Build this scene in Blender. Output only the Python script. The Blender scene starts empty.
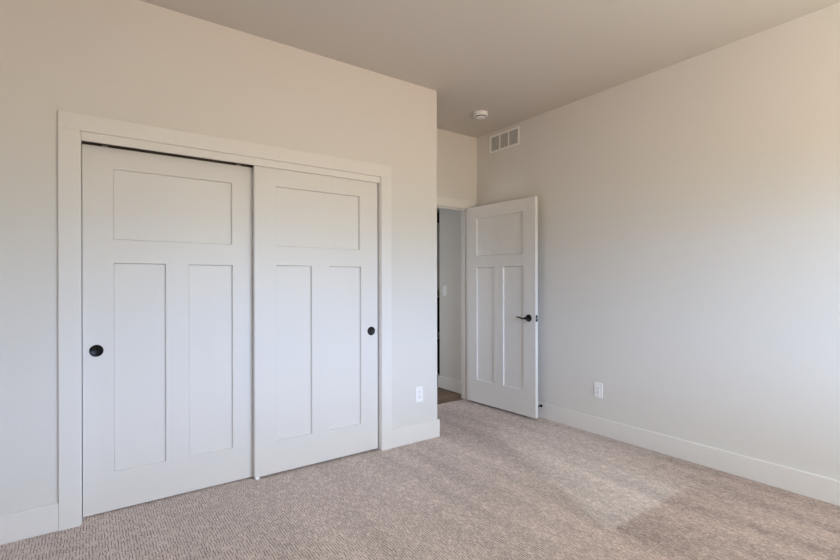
import bpy, bmesh, math, random
from mathutils import Vector, Matrix

C = bpy.context.scene.collection
sc = bpy.context.scene
R = math.radians

# ------------------------------------------------------------------ camera
HC = 1.2584                       # camera height
cam = bpy.data.cameras.new('camera')
cam.sensor_width = 36.0
cam.lens = 461.5 / 840 * 36.0
cam.shift_y = 2.8 / 840
cam.clip_start = 0.02
camo = bpy.data.objects.new('camera', cam)
C.objects.link(camo)
camo.matrix_world = (Matrix.Translation((0, 0, HC)) @ Matrix.Rotation(R(-35.67), 4, 'Z')
                     @ Matrix.Rotation(R(90), 4, 'X') @ Matrix.Rotation(R(-0.1), 4, 'Z'))
sc.camera = camo

# ------------------------------------------------------------------ world, daylight, exposure
# elevation (sine) -> radiance: sunlit pale ground under the window, warm ground further out, bright hazy blue sky low down
WORLD_K = 40.0
PROFILE = [(-1.0, (0.655, 0.825, 0.74)), (-0.35, (0.255, 0.173, 0.115)), (-0.03, (0.2, 0.176, 0.125)), (0.02, (0.13, 0.173, 0.185)), (0.14, (0.362, 0.472, 0.68)), (0.4, (0.263, 0.287, 0.305)), (1.0, (0.025, 0.03, 0.035))]
w = bpy.data.worlds.new('daylight')
sc.world = w
w.use_nodes = True
nt = w.node_tree
nt.nodes.clear()
wo = nt.nodes.new('ShaderNodeOutputWorld')
bg = nt.nodes.new('ShaderNodeBackground')
bg.inputs['Strength'].default_value = WORLD_K
tc = nt.nodes.new('ShaderNodeTexCoord')
sp = nt.nodes.new('ShaderNodeSeparateXYZ')
mr = nt.nodes.new('ShaderNodeMapRange')
mr.inputs['From Min'].default_value = -1.0
mr.inputs['From Max'].default_value = 1.0
cr = nt.nodes.new('ShaderNodeValToRGB')
el = cr.color_ramp.elements
while len(el) < len(PROFILE): el.new(0.5)
for e_, (z_, c_) in zip(el, PROFILE):
    e_.position = (z_ + 1) / 2
    e_.color = (*c_, 1)
nt.links.new(tc.outputs['Generated'], sp.inputs[0])
nt.links.new(sp.outputs['Z'], mr.inputs['Value'])
nt.links.new(mr.outputs[0], cr.inputs[0])
nt.links.new(cr.outputs[0], bg.inputs['Color'])
nt.links.new(bg.outputs[0], wo.inputs[0])

WIN = (0.85, 3.00, 0.90, 2.16)    # the bedroom window behind the camera: x0, x1, z0, z1
YB = -1.3                         # inner face of the wall behind the camera


def area(name, loc, rot, sx, sy, power, col=(1, 1, 1), portal=False):
    l = bpy.data.lights.new(name, 'AREA')
    l.shape = 'RECTANGLE'; l.size = sx; l.size_y = sy; l.energy = power; l.color = col
    l.cycles.is_portal = portal
    o = bpy.data.objects.new(name, l); C.objects.link(o)
    o.location = loc; o.rotation_euler = rot
    return o


area('window_portal', ((WIN[0] + WIN[1]) / 2, YB - 0.13, (WIN[2] + WIN[3]) / 2), (R(90), 0, 0),
     WIN[1] - WIN[0], WIN[3] - WIN[2], 1, portal=True)
area('hall_fill_light', (1.5, 4.75, 1.05), (0, R(-90), 0), 1.3, 1.0, 11.0, (0.97, 0.98, 1.0))  # unseen fill added in the hall to light its wall and shelves

sc.view_settings.view_transform = 'Standard'
sc.view_settings.look = 'None'
sc.view_settings.gamma = 1.0
sc.view_settings.use_curve_mapping = False
sc.view_settings.exposure = 0.0
sc.cycles.max_bounces = 14
sc.cycles.diffuse_bounces = 10
sc.cycles.use_denoising = True
sc.cycles.denoising_prefilter = 'NONE'
sc.cycles.caustics_reflective = False
sc.cycles.caustics_refractive = False
sc.cycles.sample_clamp_indirect = 8.0


# ------------------------------------------------------------------ materials
def srgb(r, g, b):
    f = lambda c: (c / 12.92 if c <= 0.04045 else ((c + 0.055) / 1.055) ** 2.4)
    return (f(r / 255), f(g / 255), f(b / 255), 1)


def mat(name, col, rough=0.5, metal=0.0, spec=0.5, noise=None, bump=0.0, var=0.0):
    m = bpy.data.materials.new(name)
    m.use_nodes = True
    n = m.node_tree.nodes; l = m.node_tree.links
    b = n['Principled BSDF']
    b.inputs['Base Color'].default_value = col
    b.inputs['Roughness'].default_value = rough
    b.inputs['Metallic'].default_value = metal
    b.inputs['Specular IOR Level'].default_value = spec
    if noise:
        t = n.new('ShaderNodeTexCoord'); q = n.new('ShaderNodeTexNoise')
        q.inputs['Scale'].default_value = noise; q.inputs['Detail'].default_value = 3
        l.new(t.outputs['Object'], q.inputs['Vector'])
        if bump:
            u = n.new('ShaderNodeBump'); u.inputs['Strength'].default_value = bump
            u.inputs['Distance'].default_value = 0.002
            l.new(q.outputs[0], u.inputs['Height']); l.new(u.outputs[0], b.inputs['Normal'])
        if var:
            k = n.new('ShaderNodeMix'); k.data_type = 'RGBA'
            k.inputs[6].default_value = [c * (1 - var) for c in col[:3]] + [1]
            k.inputs[7].default_value = [min(1, c * (1 + var)) for c in col[:3]] + [1]
            l.new(q.outputs[0], k.inputs[0]); l.new(k.outputs[2], b.inputs['Base Color'])
    return m


M_WALL = mat('wall_paint', srgb(224, 222, 219), 0.75, spec=0.25, noise=70, bump=0.25)
M_CEIL = mat('ceiling_paint', srgb(206, 202, 196), 0.85, spec=0.2, noise=60, bump=0.3)
M_TRIM = mat('trim_enamel', srgb(231, 229, 227), 0.42, spec=0.4, noise=25, bump=0.03)
M_DOOR = mat('door_enamel', srgb(228, 226, 224), 0.42, spec=0.4, noise=30, bump=0.04)
M_HALL = mat('hall_paint', srgb(218, 217, 213), 0.75, spec=0.25, noise=70, bump=0.2)
M_PLATE = mat('white_plastic', srgb(246, 247, 249), 0.3, noise=40, bump=0.01)
M_BLACK = mat('oil_rubbed_bronze', srgb(26, 24, 25), 0.38, 0.55, noise=60, var=0.25)
M_SLOT = mat('dark_slot', srgb(60, 60, 64), 0.7, noise=50, var=0.1)
M_STEEL = mat('satin_steel', srgb(190, 186, 180), 0.35, 0.8, noise=60, var=0.1)
M_TRACK = mat('track_steel', srgb(120, 112, 106), 0.4, 0.7, noise=30, var=0.15)
M_DARK = mat('closet_interior_paint', srgb(190, 185, 178), 0.8, noise=60, bump=0.1)
M_GRILLE = mat('grille_enamel', srgb(243, 243, 243), 0.5, noise=60, bump=0.02)
M_DUCT = mat('duct_painted_shade', srgb(96, 96, 98), 0.8, noise=20, var=0.1)
M_BOX = mat('black_box_board', srgb(24, 24, 27), 0.6, noise=30, var=0.2)


def carpet():
    m = bpy.data.materials.new('patterned_loop_carpet')
    m.use_nodes = True
    n = m.node_tree.nodes; l = m.node_tree.links
    b = n['Principled BSDF']
    b.inputs['Roughness'].default_value = 0.95
    b.inputs['Specular IOR Level'].default_value = 0.08
    b.inputs['Sheen Weight'].default_value = 0.15
    b.inputs['Sheen Roughness'].default_value = 0.6
    t = n.new('ShaderNodeTexCoord')

    def mapped(sx, sy, loc=(0, 0, 0)):
        q = n.new('ShaderNodeMapping'); q.inputs['Scale'].default_value = (sx, sy, 1)
        q.inputs['Location'].default_value = loc
        l.new(t.outputs['Object'], q.inputs['Vector']); return q.outputs[0]

    def math_(op, a, bb=None, clamp=False):
        q = n.new('ShaderNodeMath'); q.operation = op; q.use_clamp = clamp
        for i, v in enumerate((a, bb)):
            if v is None: continue
            if isinstance(v, (int, float)): q.inputs[i].default_value = v
            else: l.new(v, q.inputs[i])
        return q.outputs[0]

    def rng(v, a, bb, c=0.0, d=1.0):
        q = n.new('ShaderNodeMapRange'); q.interpolation_type = 'SMOOTHSTEP'
        q.inputs['From Min'].default_value = a; q.inputs['From Max'].default_value = bb
        q.inputs['To Min'].default_value = c; q.inputs['To Max'].default_value = d
        l.new(v, q.inputs['Value']); return q.outputs[0]

    def noise(vec, scale, detail=2.0):
        q = n.new('ShaderNodeTexNoise'); q.inputs['Scale'].default_value = scale
        q.inputs['Detail'].default_value = detail; l.new(vec, q.inputs['Vector']); return q.outputs[0]

    # rows of loops running away along Y, with short dark furrows between them
    wob = noise(mapped(1, 1), 22.0)
    sx = n.new('ShaderNodeSeparateXYZ'); l.new(t.outputs['Object'], sx.inputs[0])
    xx = math_('ADD', sx.outputs['X'], math_('MULTIPLY', math_('SUBTRACT', wob, 0.5), 0.017))
    furrow = rng(math_('ABSOLUTE', math_('SINE', math_('MULTIPLY', xx, math.pi / 0.0125))), 0.0, 0.62, 1.0, 0.0)
    brk = rng(noise(mapped(80, 21), 1.0, 1.0), 0.42, 0.52)
    dash = math_('MULTIPLY', furrow, brk)
    fine = noise(mapped(135, 72), 1.0, 3.0)
    mott = noise(mapped(28, 14), 1.0, 3.0)
    # broad lanes left by the vacuum cleaner, running along Y, with ragged ends
    lane = noise(mapped(5.5, 0.75, (3.1, 1.7, 0)), 1.0, 3.0)
    # a wide swath where the pile lies the other way
    rag = math_('MULTIPLY', math_('SUBTRACT', noise(mapped(14, 3.0), 1.0, 3.0), 0.5), 0.16)
    yy = math_('ADD', sx.outputs['Y'], rag)
    edge_x = math_('SUBTRACT', math_('ADD', sx.outputs['X'], rag), math_('MULTIPLY', math_('SUBTRACT', sx.outputs['Y'], 1.34), 0.42))
    sw = math_('MULTIPLY', math_('MULTIPLY', rng(yy, 1.31, 1.37), rng(yy, 3.3, 2.3)),
               math_('MULTIPLY', rng(edge_x, 2.10, 2.20), rng(sx.outputs['X'], 3.30, 2.95)))
    # browner pile leaning away, darkened further to offset the strong light near the window
    def lerp(a_, b_, f_):
        return math_('ADD', math_('MULTIPLY', a_, math_('SUBTRACT', 1.0, f_)), math_('MULTIPLY', b_, f_))
    soft = math_('MAXIMUM', rng(sx.outputs['X'], 2.85, 3.05), rng(edge_x, 2.2, 2.1))
    dk = math_('MULTIPLY', lerp(rng(yy, 1.37, 1.31), rng(yy, 2.3, 0.9), soft), rng(sx.outputs['X'], 0.9, 2.3))
    lanes = math_('MULTIPLY', math_('SUBTRACT', lane, 0.5), rng(sx.outputs['X'], 0.8, 2.0, 0.35, 1.0))
    col = n.new('ShaderNodeMix'); col.data_type = 'RGBA'
    col.inputs[6].default_value = srgb(205, 190, 183)
    col.inputs[7].default_value = srgb(112, 96, 88)
    l.new(dash, col.inputs[0])
    val = math_('ADD', math_('MULTIPLY', math_('SUBTRACT', fine, 0.5), 1.35),
                math_('MULTIPLY', math_('SUBTRACT', mott, 0.5), 0.55))
    val = math_('ADD', val, math_('MULTIPLY', lanes, 0.95))
    val = math_('ADD', val, math_('SUBTRACT', math_('MULTIPLY', sw, 0.13), math_('MULTIPLY', dk, 0.16)))
    hs = n.new('ShaderNodeHueSaturation')
    l.new(math_('ADD', val, 1.0), hs.inputs['Value'])
    l.new(math_('ADD', 1.0, math_('SUBTRACT', math_('MULTIPLY', dk, 0.45), math_('MULTIPLY', sw, 0.12))), hs.inputs['Saturation'])
    l.new(col.outputs[2], hs.inputs['Color'])
    l.new(hs.outputs[0], b.inputs['Base Color'])
    hgt = math_('ADD', math_('SUBTRACT', 1.0, dash), math_('MULTIPLY', fine, 0.6))
    bp = n.new('ShaderNodeBump'); bp.inputs['Strength'].default_value = 0.6
    bp.inputs['Distance'].default_value = 0.004
    l.new(hgt, bp.inputs['Height']); l.new(bp.outputs[0], b.inputs['Normal'])
    return m


def wood():
    m = bpy.data.materials.new('brown_plank_floor')
    m.use_nodes = True
    n = m.node_tree.nodes; l = m.node_tree.links
    b = n['Principled BSDF']; b.inputs['Roughness'].default_value = 0.45
    t = n.new('ShaderNodeTexCoord')
    br = n.new('ShaderNodeTexBrick')
    br.inputs['Scale'].default_value = 1.0
    br.inputs['Brick Width'].default_value = 1.2; br.inputs['Row Height'].default_value = 0.14
    br.inputs['Mortar Size'].default_value = 0.003
    br.inputs['Color1'].default_value = srgb(140, 112, 88)
    br.inputs['Color2'].default_value = srgb(108, 84, 64)
    br.inputs['Mortar'].default_value = srgb(52, 40, 32)
    l.new(t.outputs['Object'], br.inputs['Vector'])
    mp = n.new('ShaderNodeMapping'); mp.inputs['Scale'].default_value = (3, 40, 1)
    l.new(t.outputs['Object'], mp.inputs['Vector'])
    q = n.new('ShaderNodeTexNoise'); q.inputs['Scale'].default_value = 1.5; q.inputs['Detail'].default_value = 4
    l.new(mp.outputs[0], q.inputs['Vector'])
    hs = n.new('ShaderNodeHueSaturation')
    mr_ = n.new('ShaderNodeMapRange'); mr_.inputs['To Min'].default_value = 0.6; mr_.inputs['To Max'].default_value = 1.35
    l.new(q.outputs[0], mr_.inputs['Value']); l.new(mr_.outputs[0], hs.inputs['Value'])
    l.new(br.outputs['Color'], hs.inputs['Color']); l.new(hs.outputs[0], b.inputs['Base Color'])
    return m


M_CARPET = carpet()
M_WOOD = wood()


# ------------------------------------------------------------------ mesh helpers
def box(bm, x0, x1, y0, y1, z0, z1, bevel=0.0, mtx=None):
    t = bmesh.new()
    v = [t.verts.new((x, y, z)) for x in (x0, x1) for y in (y0, y1) for z in (z0, z1)]
    for f in ((0, 1, 3, 2), (4, 6, 7, 5), (0, 4, 5, 1), (2, 3, 7, 6), (0, 2, 6, 4), (1, 5, 7, 3)):
        t.faces.new([v[i] for i in f])
    if bevel:
        bmesh.ops.bevel(t, geom=list(t.edges), offset=bevel, segments=2, affect='EDGES', profile=0.5)
    if mtx is not None:
        t.transform(mtx)
    me = bpy.data.meshes.new('tmp'); t.to_mesh(me); t.free()
    bm.from_mesh(me); bpy.data.meshes.remove(me)


def lathe(bm, prof, seg=40, mtx=None):
    """profile of (radius, height) turned about Z"""
    t = bmesh.new()
    rings = []
    for r, z in prof:
        if r < 1e-6:
            rings.append([t.verts.new((0, 0, z))])
        else:
            rings.append([t.verts.new((r * math.cos(2 * math.pi * i / seg), r * math.sin(2 * math.pi * i / seg), z)) for i in range(seg)])
    for a, b in zip(rings, rings[1:]):
        for i in range(seg):
            j = (i + 1) % seg
            if len(a) == 1 and len(b) == 1: continue
            if len(a) == 1: t.faces.new((a[0], b[i], b[j]))
            elif len(b) == 1: t.faces.new((a[i], a[j], b[0]))
            else: t.faces.new((a[i], a[j], b[j], b[i]))
    bmesh.ops.recalc_face_normals(t, faces=t.faces)
    if mtx is not None: t.transform(mtx)
    me = bpy.data.meshes.new('tmp'); t.to_mesh(me); t.free()
    bm.from_mesh(me); bpy.data.meshes.remove(me)


def tube(bm, pts, radii, seg=14, flat=1.0):
    """swept round bar through pts; flat squashes it along local binormal"""
    pts = [Vector(p) for p in pts]
    rings = []
    for i, p in enumerate(pts):
        d = (pts[min(i + 1, len(pts) - 1)] - pts[max(i - 1, 0)]).normalized()
        up = Vector((0, 0, 1)) if abs(d.z) < 0.9 else Vector((1, 0, 0))
        a = d.cross(up).normalized(); b = a.cross(d).normalized()
        rings.append([bm.verts.new(p + a * math.cos(2 * math.pi * k / seg) * radii[i] * flat + b * math.sin(2 * math.pi * k / seg) * radii[i]) for k in range(seg)])
    fs = []
    for r0, r1 in zip(rings, rings[1:]):
        for k in range(seg):
            fs.append(bm.faces.new((r0[k], r0[(k + 1) % seg], r1[(k + 1) % seg], r1[k])))
    fs.append(bm.faces.new(rings[0])); fs.append(bm.faces.new(rings[-1]))
    bmesh.ops.recalc_face_normals(bm, faces=fs)


def obj(name, bm, m, parent=None, smooth=False):
    bmesh.ops.recalc_face_normals(bm, faces=bm.faces)
    me = bpy.data.meshes.new(name)
    bm.to_mesh(me); bm.free()
    me.materials.append(m)
    if smooth:
        for p in me.polygons: p.use_smooth = True
        try: me.set_sharp_from_angle(angle=R(35))
        except Exception: pass
    o = bpy.data.objects.new(name, me)
    C.objects.link(o)
    if parent: o.parent = parent
    return o


def tag(o, label, cat, kind=None, group=None):
    o['label'] = label; o['category'] = cat
    if kind: o['kind'] = kind
    if group: o['group'] = group
    return o


def struct(name, boxes, m, label, cat, bevel=0.0):
    bm = bmesh.new()
    for b in boxes: box(bm, *b, bevel=bevel)
    return tag(obj(name, bm, m), label, cat, 'structure')


def thing(name, loc, rotz, label, cat, kind=None, group=None):
    o = bpy.data.objects.new(name, None); C.objects.link(o)
    o.empty_display_size = 0.05
    o.location = loc; o.rotation_euler = (0, 0, rotz)
    return tag(o, label, cat, kind, group)


# ------------------------------------------------------------------ dimensions (metres)
XL, XR = -1.0, 3.429              # inner faces of the side walls
YC = 2.990                        # face of the closet wall
YA = 3.713                        # face of the alcove wall that holds the entry door
XC = 2.3176                       # outside corner of the closet
H = 2.830                         # ceiling
T = 0.115                         # wall thickness
YH = YA + T                       # hall side of the alcove wall
OX0, OX1, OZ = -0.031, 1.774, 2.050      # closet opening between jambs
DX0, DX1, DZ = 2.50, 3.300, 2.045        # entry opening between jambs
BH, BT = 0.143, 0.016             # baseboard

# ------------------------------------------------------------------ setting
struct('floor', [(XL - .1, XR + .1, YB - .1, 3.772, -0.1, 0)], M_CARPET,
       'taupe patterned loop carpet with short dark furrows and faint vacuum lanes', 'carpet')
struct('floor_hall', [(0.5, 6.2, 3.772, 6.6, -0.1, -0.004)], M_WOOD,
       'brown wood plank floor glimpsed through the open doorway', 'floor')
struct('ceiling', [(XL - .1, XR + .2, YB - .2, YA + .05, H, H + .1)], M_CEIL,
       'smooth beige painted ceiling of the bedroom', 'ceiling')
struct('ceiling_hall', [(0.5, 6.2, YA + .05, 6.6, H - .1, H)], M_CEIL,
       'hall ceiling beyond the open doorway', 'ceiling')
J = 0.019                         # jamb board thickness
struct('wall_closet', [(XL, OX0 - J, YC, YC + T, 0, H), (OX1 + J, XC, YC, YC + T, 0, H),
                       (OX0 - J, OX1 + J, YC, YC + T, OZ + J, H),
                       (XC - T, XC, YC + T, YA, 0, H)], M_WALL,
       'cream wall around the sliding closet doors, ending in an outside corner', 'wall')
struct('wall_alcove', [(XL, DX0 - J, YA, YH, 0, H), (DX1 + J, XR + .1, YA, YH, 0, H),
                       (DX0 - J, DX1 + J, YA, YH, DZ + J, H)], M_WALL,
       'cream wall of the alcove above the open entry doorway', 'wall')
struct('wall_right', [(XR, XR + .1, YB - .1, YA, 0, H)], M_WALL,
       'long plain cream wall with a vent high up and an outlet low down', 'wall')
struct('wall_left', [(XL - .1, XL, YB - .1, YH, 0, H)], M_WALL, 'plain cream wall opposite the vent wall', 'wall')
x0, x1, z0, z1 = WIN
struct('wall_back', [(XL, x0, YB - T, YB, 0, H), (x1, XR, YB - T, YB, 0, H),
                     (x0, x1, YB - T, YB, 0, z0), (x0, x1, YB - T, YB, z1, H)], M_WALL,
       'cream wall with the bedroom window, facing the closet doors', 'wall')
win = thing('window_1', ((x0 + x1) / 2, YB - 0.08, z0), 0, 'wide white framed bedroom window facing the closet', 'window', 'structure')
bm = bmesh.new(); a = (x1 - x0) / 2; hh = z1 - z0
box(bm, -a, -a + .045, -.02, .04, 0, hh); box(bm, a - .045, a, -.02, .04, 0, hh)
box(bm, -a, a, -.02, .04, 0, .045); box(bm, -a, a, -.02, .04, hh - .045, hh)
box(bm, -.025, .025, -.02, .04, 0, hh)
obj('window_frame', bm, M_TRIM, win)
# hall
struct('wall_hall_right', [(XR + .001, XR + .5, YH, 4.375, 0, H - .1)], M_HALL,
       'pale hall wall with a light switch seen through the doorway', 'wall')
struct('wall_hall_far', [(0.5, 6.2, 6.5, 6.6, 0, H - .1), (0.4, 0.5, YH, 6.6, 0, H - .1), (6.1, 6.2, YH, 6.6, 0, H - .1),
                         (XR + .5, 6.2, YH, YH + .1, 0, H - .1)], M_HALL,
       'far walls of the hall beyond the doorway', 'wall')

# baseboards -------------------------------------------------------
def base(name, boxes, label):
    bm = bmesh.new()
    for b in boxes:
        box(bm, *b, 0, BH, bevel=0.005)
    return tag(obj(name, bm, M_TRIM), label, 'baseboard', 'structure')


CW = 0.0895                       # casing width
base('baseboard_left', [(XL, OX0 - .005 - CW, YC - BT, YC)], 'white baseboard on the closet wall beside the wide closet door')
base('baseboard_closet', [(OX1 + .005 + CW, XC + BT, YC - BT, YC), (XC, XC + BT, YC, YA)],
     'short white baseboard under the outlet, wrapping the closet corner')
base('baseboard_right', [(XR - BT, XR, YB, YA)], 'long white baseboard running along the vent wall')
base('baseboard_back', [(XL, XR - BT, YB, YB + BT)], 'white baseboard below the bedroom window')
base('baseboard_hall', [(XR + .001 - BT, XR + .001, YH + .02, 4.375 + BT)], 'white baseboard of the hall, seen through the doorway')

# closet casing, jambs, fascia, track --------------------------------
CT = 0.0185
bm = bmesh.new()
i0, i1, iz = OX0 - .005, OX1 + .005, OZ + .003
zt = iz + 0.0875
box(bm, i0 - CW, i0, YC - CT, YC, 0, iz, bevel=.002)
box(bm, i1, i1 + CW, YC - CT, YC, 0, iz, bevel=.002)
box(bm, i0 - CW, i1 + CW, YC - CT, YC, iz, zt, bevel=.002)
tag(obj('trim_1', bm, M_TRIM), 'flat white casing framing the sliding closet doors', 'door casing', 'structure')
bm = bmesh.new()
box(bm, OX0 - J, OX0, YC - .001, YC + T, 0, OZ, bevel=.001)
box(bm, OX1, OX1 + J, YC - .001, YC + T, 0, OZ, bevel=.001)
box(bm, OX0 - J, OX1 + J, YC - .001, YC + T, OZ, OZ + J, bevel=.001)
jam = tag(obj('trim_2', bm, M_TRIM), 'white jamb boards and header strip lining the closet opening', 'door jamb', 'structure')
bm = bmesh.new()
box(bm, OX0, OX1, YC - .004, YC + .012, 2.007, OZ, bevel=.0015)
obj('header_strip', bm, M_TRIM, jam)
bm = bmesh.new()      # double track: top web with three lips
box(bm, OX0, OX1, YC + .014, YC + .108, OZ - .006, OZ - .0005)
for yy in (.014, .060, .1055):
    box(bm, OX0, OX1, YC + yy, YC + yy + .0025, OZ - .036, OZ - .006)
obj('sliding_track', bm, M_TRACK, jam)

# doors -----------------------------------------------------------------
def door_frame_mesh(wd, z0, z1, th, holes, depth=0.009, cham=0.006, both=False):
    """stiles and rails of a panelled door: front face at y=0, back at y=th, x from 0 to wd"""
    bm = bmesh.new()
    vd = {}
    def V(x, y, z):
        k = (round(x, 5), round(y, 5), round(z, 5))
        if k not in vd: vd[k] = bm.verts.new(k)
        return vd[k]
    xs = sorted({0, wd} | {h[0] for h in holes} | {h[1] for h in holes})
    zs = sorted({z0, z1} | {h[2] for h in holes} | {h[3] for h in holes})
    inh = lambda x, z: any(h[0] < x < h[1] and h[2] < z < h[3] for h in holes)
    for yf in (0, th):
        for a, b in zip(xs, xs[1:]):
            for c, d in zip(zs, zs[1:]):
                if inh((a + b) / 2, (c + d) / 2): continue
                bm.faces.new((V(a, yf, c), V(b, yf, c), V(b, yf, d), V(a, yf, d)))
        s = 1 if yf == 0 else -1
        for hx0, hx1, hz0, hz1 in holes:
            xa = [x for x in xs if hx0 <= x <= hx1]; za = [z for z in zs if hz0 <= z <= hz1]
            q = [(x, hz0) for x in xa] + [(hx1, z) for z in za[1:]] + [(x, hz1) for x in reversed(xa[:-1])] + [(hx0, z) for z in reversed(za[1:-1])]
            def inn(p):
                return (min(max(p[0], hx0 + cham), hx1 - cham), min(max(p[1], hz0 + cham), hz1 - cham))
            for p, r in zip(q, q[1:] + q[:1]):
                pi, ri = inn(p), inn(r)
                vs = [V(p[0], yf, p[1]), V(r[0], yf, r[1]), V(ri[0], yf + s * depth, ri[1])]
                if pi != ri: vs.append(V(pi[0], yf + s * depth, pi[1]))
                bm.faces.new(vs)
    for a, b in zip(xs, xs[1:]):
        for z in (z0, z1): bm.faces.new((V(a, 0, z), V(b, 0, z), V(b, th, z), V(a, th, z)))
    for c, d in zip(zs, zs[1:]):
        for x in (0, wd): bm.faces.new((V(x, 0, c), V(x, 0, d), V(x, th, d), V(x, th, c)))
    return bm


def panelled_door(name, loc, rotz, wd, z0, z1, th, holes, label, depth=.013, cham=.0045):
    d = door_frame_mesh(wd, z0, z1, th, holes, depth, cham)
    o = obj(name, d, M_DOOR)
    o.location = loc; o.rotation_euler = (0, 0, rotz)
    tag(o, label, 'door', 'structure')
    for h in holes:
        bm = bmesh.new()
        # hairline gap shaped for shade lines, wider at right and top, closed at bottom
        box(bm, h[0] + cham + .0005, h[1] - cham - .0010, depth, th - depth, h[2] + cham - .003, h[3] - cham - .0008)
        obj('panel', bm, M_DOOR, o)
    return o


def cup_pull(parent, x, z, name='finger_pull'):
    bm = bmesh.new()
    r = 0.0325
    lathe(bm, [(0, .0006), (r * .70, .0008), (r * .80, .0030), (r * .88, .0036), (r * .97, .0024), (r, .0008), (r, -.0004), (0, -.0004)], 48,
          Matrix.Translation((x, 0, z)) @ Matrix.Rotation(R(90), 4, 'X'))
    o = obj(name, bm, M_BLACK, parent, True)
    o['label'] = 'round black cup pull'
    return o


def hanger(parent, x, ztop, y):
    bm = bmesh.new()
    box(bm, x - .03, x + .03, y - .001, y + .002, ztop - .05, ztop + .0)
    box(bm, x - .012, x + .016, y - .002, y + .004, ztop, ztop + .02)
    lathe(bm, [(0, -.003), (.011, -.003), (.011, .003), (0, .003)], 20,
          Matrix.Translation((x, y + .006, ztop + .022)) @ Matrix.Rotation(R(90), 4, 'X'))
    return obj('roller_hanger', bm, M_STEEL, parent)


TH = 0.035
# wide door on the rear track
XA = -0.0275
W1 = 0.906
hl = [(.109, .736, 1.500, 1.892), (.111, .367, .2165, 1.372), (.487, .739, .2165, 1.372)]
S0 = XA
d1 = panelled_door('door_1', (XA, YC + .066, 0), 0, W1, 0.008, 2.004, TH,
                   [(a - S0, b - S0, c, d) for a, b, c, d in hl],
                   'white three-panel sliding closet door on the rear track, pull at its outer edge')
cup_pull(d1, .033 - S0, .893)
hanger(d1, .072 - S0, 2.004, TH - .010)
hanger(d1, W1 - .10, 2.004, TH - .010)
# door on the front track
XB = 0.860
W2 = 1.7665 - XB
hr = [(.996, 1.617, 1.501, 1.894), (.999, 1.246, .222, 1.377), (1.374, 1.626, .222, 1.377)]
d2 = panelled_door('door_2', (XB, YC + .0185, 0), 0, W2, 0.0145, 2.026, TH,
                   [(a - XB, b - XB, c, d) for a, b, c, d in hr],
                   'white three-panel sliding closet door on the front track, nearer the outlet')
cup_pull(d2, 1.711 - XB, .9)
hanger(d2, .13, 2.016, TH)
hanger(d2, W2 - .13, 2.016, TH)

# nylon guide on the carpet where the doors overlap
g = thing('floor_guide', (0.885, YC + .0, 0), 0, 'small white plastic floor guide under the edge where the sliding doors overlap', 'door guide')
bm = bmesh.new()
box(bm, -.022, .006, .014, .105, 0, .0035, bevel=.001)
obj('base', bm, M_PLATE, g)
for yy in (.0115, .0565, .099):
    bm = bmesh.new()
    box(bm, -.022, .002, yy, yy + .006, .0035, .017, bevel=.001)
    obj('fin', bm, M_PLATE, g)

# closet interior: rod shelf so that the dark gap looks into a room, not into nothing
# entry doorway -------------------------------------------------------
bm = bmesh.new()
e0, e1, ez = DX0 - .005, DX1 + .005, DZ + .004
box(bm, e0 - CW, e0, YA - CT, YA, 0, ez, bevel=.002)
box(bm, e1, e1 + CW, YA - CT, YA, 0, ez, bevel=.002)
box(bm, e0 - CW, e1 + CW, YA - CT, YA, ez, ez + .087, bevel=.002)
tag(obj('trim_3', bm, M_TRIM), 'white casing around the open entry doorway in the alcove', 'door casing', 'structure')
bm = bmesh.new()
box(bm, DX0 - J, DX0, YA - .001, YH + .001, 0, DZ, bevel=.001)
box(bm, DX1, DX1 + J, YA - .001, YH + .001, 0, DZ, bevel=.001)
box(bm, DX0 - J, DX1 + J, YA - .001, YH + .001, DZ, DZ + J, bevel=.001)
j2 = tag(obj('trim_4', bm, M_TRIM), 'white jamb lining the open entry doorway', 'door jamb', 'structure')
bm = bmesh.new()
box(bm, DX0, DX0 + .011, YA + .038, YA + .073, 0, DZ, bevel=.001)
box(bm, DX1 - .011, DX1, YA + .038, YA + .073, 0, DZ, bevel=.001)
box(bm, DX0, DX1, YA + .038, YA + .073, DZ - .011, DZ, bevel=.001)
obj('door_stop_strip', bm, M_TRIM, j2)

# open entry door: local x runs from hinge to latch edge, local y from the visible face to the back
hx, hy = 3.2625, 3.682
fx, fy = 3.3020, 2.800
ang = math.atan2(fy - hy, fx - hx)
W3 = math.hypot(fx - hx, fy - hy)
ent = [(.132, .741, 1.531, 1.925), (.135, .376, .252, 1.416), (.495, .742, .252, 1.416)]
d3 = panelled_door('door_3', (hx, hy, 0), ang, W3, 0.020, 2.045, TH, ent,
                   'white three-panel entry door standing open against the vent wall', .012, .0065)
LX, LZ = .808, .931
bm = bmesh.new()                  # rosette and neck; the visible face looks along local -y
MR = Matrix.Translation((LX, 0, LZ)) @ Matrix.Rotation(R(90), 4, 'X')
lathe(bm, [(0, -.001), (.033, -.001), (.033, .004), (.030, .008), (.022, .011), (.0135, .013), (.0115, .018),
           (.0105, .036), (.0125, .044), (.0125, .056), (.009, .060), (0, .061)], 40, MR)
ro = obj('lever_rosette', bm, M_BLACK, d3, True)
ro['label'] = 'black round rosette'
bm = bmesh.new()
n = 22
pts, rad = [], []
for k in range(n + 1):
    t = k / n
    pts.append((LX + .006 - .112 * t, -.050 - .004 * math.sin(math.pi * t), LZ + .002 - .0085 * math.sin(2 * math.pi * t * .95) * (0.55 + .45 * t) - .002 * t))
    rad.append(.0085 * (1 - .35 * t) if k < n else .0035)
tube(bm, pts, rad, 14, .75)
lv = obj('lever', bm, M_BLACK, ro, True)
lv['label'] = 'black wave-shaped lever'
bm = bmesh.new()                  # latch face plate on the edge, latch bolt
box(bm, W3 - .0005, W3 + .0012, .0055, .0295, LZ - .029, LZ + .029, bevel=.0005)
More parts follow.
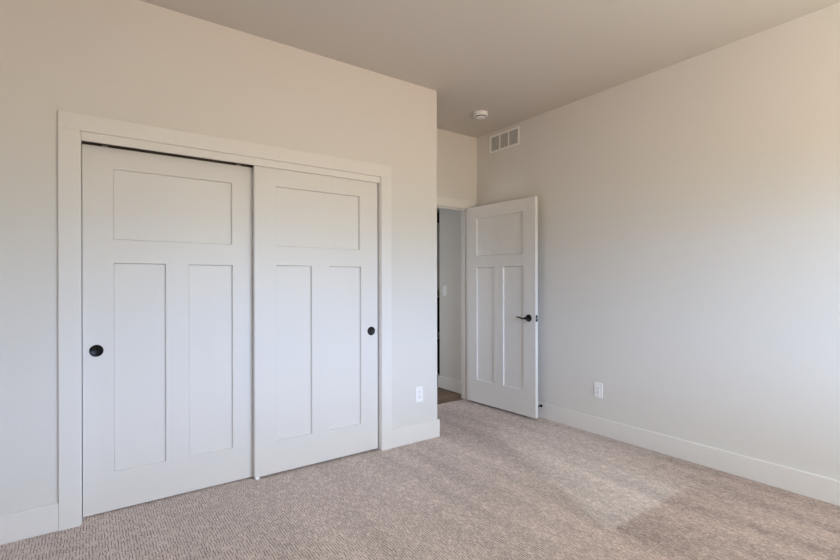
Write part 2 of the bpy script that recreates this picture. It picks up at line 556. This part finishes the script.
pl = obj('latch_plate', bm, M_BLACK, d3)
bm = bmesh.new()
box(bm, W3 + .001, W3 + .010, .0115, .0235, LZ - .0075, LZ + .0075, bevel=.002)
bo = obj('latch_bolt', bm, M_STEEL, pl)
bo['label'] = 'pale latch bolt'

# ------------------------------------------------------------------ fittings
# supply grille high on the vent wall: built on x (along wall) / z, face towards -y, then turned
VY, VZ, VW, VH = 3.305, 2.703, .411, .184
v = thing('wall_vent', (XR, VY, VZ), R(-90), 'white wall vent with three louvred sections high up near the ceiling corner', 'vent')
bm = bmesh.new()
a, b = VW / 2, VH / 2
fr = .021
box(bm, -a, a, -.008, 0, b - fr, b, bevel=.002); box(bm, -a, a, -.008, 0, -b, -b + fr, bevel=.002)
box(bm, -a, -a + fr, -.008, 0, -b + fr, b - fr, bevel=.002); box(bm, a - fr, a, -.008, 0, -b + fr, b - fr, bevel=.002)
sw_ = (VW - 2 * fr) / 3
for k in (1, 2):
    x = -a + fr + k * sw_
    box(bm, x - .006, x + .006, -.0075, 0, -b + fr, b - fr, bevel=.001)
obj('frame', bm, M_GRILLE, v)
bm = bmesh.new()
box(bm, -a + fr, a - fr, -.0012, -.0002, -b + fr, b - fr)
obj('dark_duct_backing', bm, M_DUCT, v)  # flat dark sheet standing in for the shade inside the duct
for k in range(3):
    bm = bmesh.new()
    xa = -a + fr + k * sw_ + (.006 if k else 0); xb = -a + fr + (k + 1) * sw_ - (.006 if k < 2 else 0)
    nl = 14
    for q in range(nl):
        z = -b + fr + (q + .5) * (VH - 2 * fr) / nl
        box(bm, xa, xb, -.0045, .0005, -.0006, .0006, mtx=Matrix.Translation((0, -.0016, z)) @ Matrix.Rotation(R(-38), 4, 'X'))
    obj('louver_panel', bm, M_GRILLE, v)

# smoke detector
sd = thing('smoke_detector', (2.950, 3.141, H), 0, 'round white smoke detector on the ceiling by the alcove', 'smoke detector')
FL = Matrix.Rotation(R(180), 4, 'X')
bm = bmesh.new()
lathe(bm, [(0, 0), (.066, 0), (.066, .010), (.063, .012), (0, .012)], 48, FL)
obj('base', bm, M_PLATE, sd, True)
bm = bmesh.new()
lathe(bm, [(0, .012), (.065, .012), (.0655, .030), (.0625, .0345), (.054, .0355), (0, .0355)], 48, FL)
bd = obj('body', bm, M_PLATE, sd, True)
bm = bmesh.new()
lathe(bm, [(.050, .0350), (.050, .0405), (.0, .0405), (0, .0350)], 48, FL)
ch = obj('sensor_ring', bm, M_SLOT, bd, True)
ch['label'] = 'dark slotted ring'
bm = bmesh.new()
lathe(bm, [(0, .0400), (.046, .0400), (.046, .0425), (.040, .0465), (0, .0475)], 48, FL)
obj('cover', bm, M_PLATE, bd, True)
bm = bmesh.new()
lathe(bm, [(0, .046), (.010, .046), (.010, .0492), (.008, .0497), (0, .0497)], 24, FL)
obj('test_button', bm, M_GRILLE, bd, True)


def plate_bm(w_, h_):
    bm = bmesh.new()
    box(bm, -w_ / 2, w_ / 2, -.0055, 0, -h_ / 2, h_ / 2, bevel=.0025)
    return bm


def slots(par, zc, y=-.0078):
    bm = bmesh.new()
    box(bm, -.0075, -.0052, y - .0003, y + .002, zc + .0005, zc + .0085)
    box(bm, .0052, .0075, y - .0003, y + .002, zc - .0005, zc + .0085)
    lathe(bm, [(0, -.002), (.0027, -.002), (.0027, .0003), (0, .0003)], 16,
          Matrix.Translation((0, y, zc - .0065)) @ Matrix.Rotation(R(90), 4, 'X'))
    return obj('contact_slots', bm, M_SLOT, par)


# duplex outlet on the closet wall
o1 = thing('wall_outlet', (2.1355, YC, .371), 0, 'white two-socket wall outlet on the narrow wall beside the closet corner', 'outlet')
obj('cover_plate', plate_bm(.071, .122), M_PLATE, o1)
for s_ in (1, -1):
    bm = bmesh.new()
    zc = s_ * .0195
    lathe(bm, [(0, 0), (.0172, 0), (.0172, .0068), (.0160, .0078), (0, .0078)], 32,
          Matrix.Translation((0, 0, zc)) @ Matrix.Rotation(R(90), 4, 'X') @ Matrix.Scale(.84, 4, (0, 1, 0)))
    r_ = obj('socket', bm, M_PLATE, o1, True)
    slots(r_, zc)
bm = bmesh.new()
lathe(bm, [(0, 0), (.003, 0), (.003, .0062), (0, .0066)], 16, Matrix.Rotation(R(90), 4, 'X'))
obj('screw', bm, M_STEEL, o1, True)

# rectangular (decorator) outlet on the vent wall
o2 = thing('wall_outlet', (XR, 2.245, .367), R(-90), 'white rectangular wall outlet on the long wall near the open door', 'outlet')
obj('cover_plate', plate_bm(.078, .122), M_PLATE, o2)
bm = bmesh.new()
box(bm, -.0165, .0165, -.0078, 0, -.0335, .0335, bevel=.0012)
r_ = obj('socket_insert', bm, M_PLATE, o2)
slots(r_, .0165); slots(r_, -.0165)

# door stop screwed to the baseboard behind the open door
ds = thing('door_stop', (XR - BT, 2.828, .114), R(-90), 'small black door stop on the baseboard behind the open door', 'door stop')
RX = Matrix.Rotation(R(90), 4, 'X')
bm = bmesh.new()
lathe(bm, [(0, 0), (.0135, 0), (.0135, .003), (.0105, .0075), (.006, .010), (0, .010)], 28, RX)
obj('flange', bm, M_BLACK, ds, True)
bm = bmesh.new()
lathe(bm, [(0, .008), (.0052, .008), (.0052, .058), (0, .058)], 20, RX)
obj('rod', bm, M_BLACK, ds, True)
bm = bmesh.new()
lathe(bm, [(0, .054), (.0085, .054), (.0095, .058), (.0095, .066), (.007, .0695), (0, .0695)], 24, RX)
obj('rubber_tip', bm, M_BLACK, ds, True)

# hall light switch
ls = thing('light_switch', (XR + .001, 4.275, 1.165), R(-90), 'white light switch on the hall wall seen through the doorway', 'light switch')
obj('cover_plate', plate_bm(.072, .118), M_PLATE, ls)
bm = bmesh.new()
box(bm, -.0165, .0165, -.0085, 0, -.0335, .0335, bevel=.0015)
obj('rocker', bm, M_PLATE, ls)

# white shelving past the hall corner with black boxes, a sliver of it shows
su = thing('shelving_unit', (3.62, 4.62, 0), 0, 'tall white cupboard with open shelves just past the hall corner, glimpsed through the doorway', 'shelves')
sh = [0.10, .62, 1.16, 1.62, 2.02, 2.20]
bm = bmesh.new()
box(bm, -.30, .30, .30, .32, 0, 2.22)
obj('back_panel', bm, M_TRIM, su)
for s_ in (-1, 1):
    bm = bmesh.new(); box(bm, s_ * .30 - .009, s_ * .30 + .009, 0, .32, 0, 2.22, bevel=.001)
    obj('side_panel', bm, M_TRIM, su)
for z in sh:
    bm = bmesh.new(); box(bm, -.291, .291, .01, .30, z - .018, z, bevel=.001)
    obj('shelf', bm, M_TRIM, su)
bm = bmesh.new(); box(bm, -.289, .289, -.004, .010, 1.172, 2.0, bevel=.002)
cd_ = obj('cabinet_door', bm, M_TRIM, su)
bm = bmesh.new(); box(bm, .24, .25, -.016, -.004, 1.25, 1.37, bevel=.002)
obj('door_handle', bm, M_STEEL, cd_)
bm = bmesh.new(); box(bm, -.291, .291, .015, .03, -.004, .082)
obj('plinth', bm, M_TRIM, su)
for z, hgt, lab in ((.10, .40, 'large black storage box on the lowest shelf past the hall corner'),
                    (.80 - .18, .44, 'black storage box on the second shelf past the hall corner'),
                    (2.02, .13, 'low black storage box on the top shelf past the hall corner')):
    bxo = thing('storage_box', (3.62, 4.65, z + .001), 0, lab, 'storage box', group='black boxes on the hall shelves')
    bm = bmesh.new(); box(bm, -.28, .28, 0, .22, 0, hgt * .8, bevel=.004); obj('body', bm, M_BOX, bxo)
    bm = bmesh.new(); box(bm, -.284, .284, -.004, .224, hgt * .8, hgt, bevel=.004); obj('lid', bm, M_BOX, bxo)
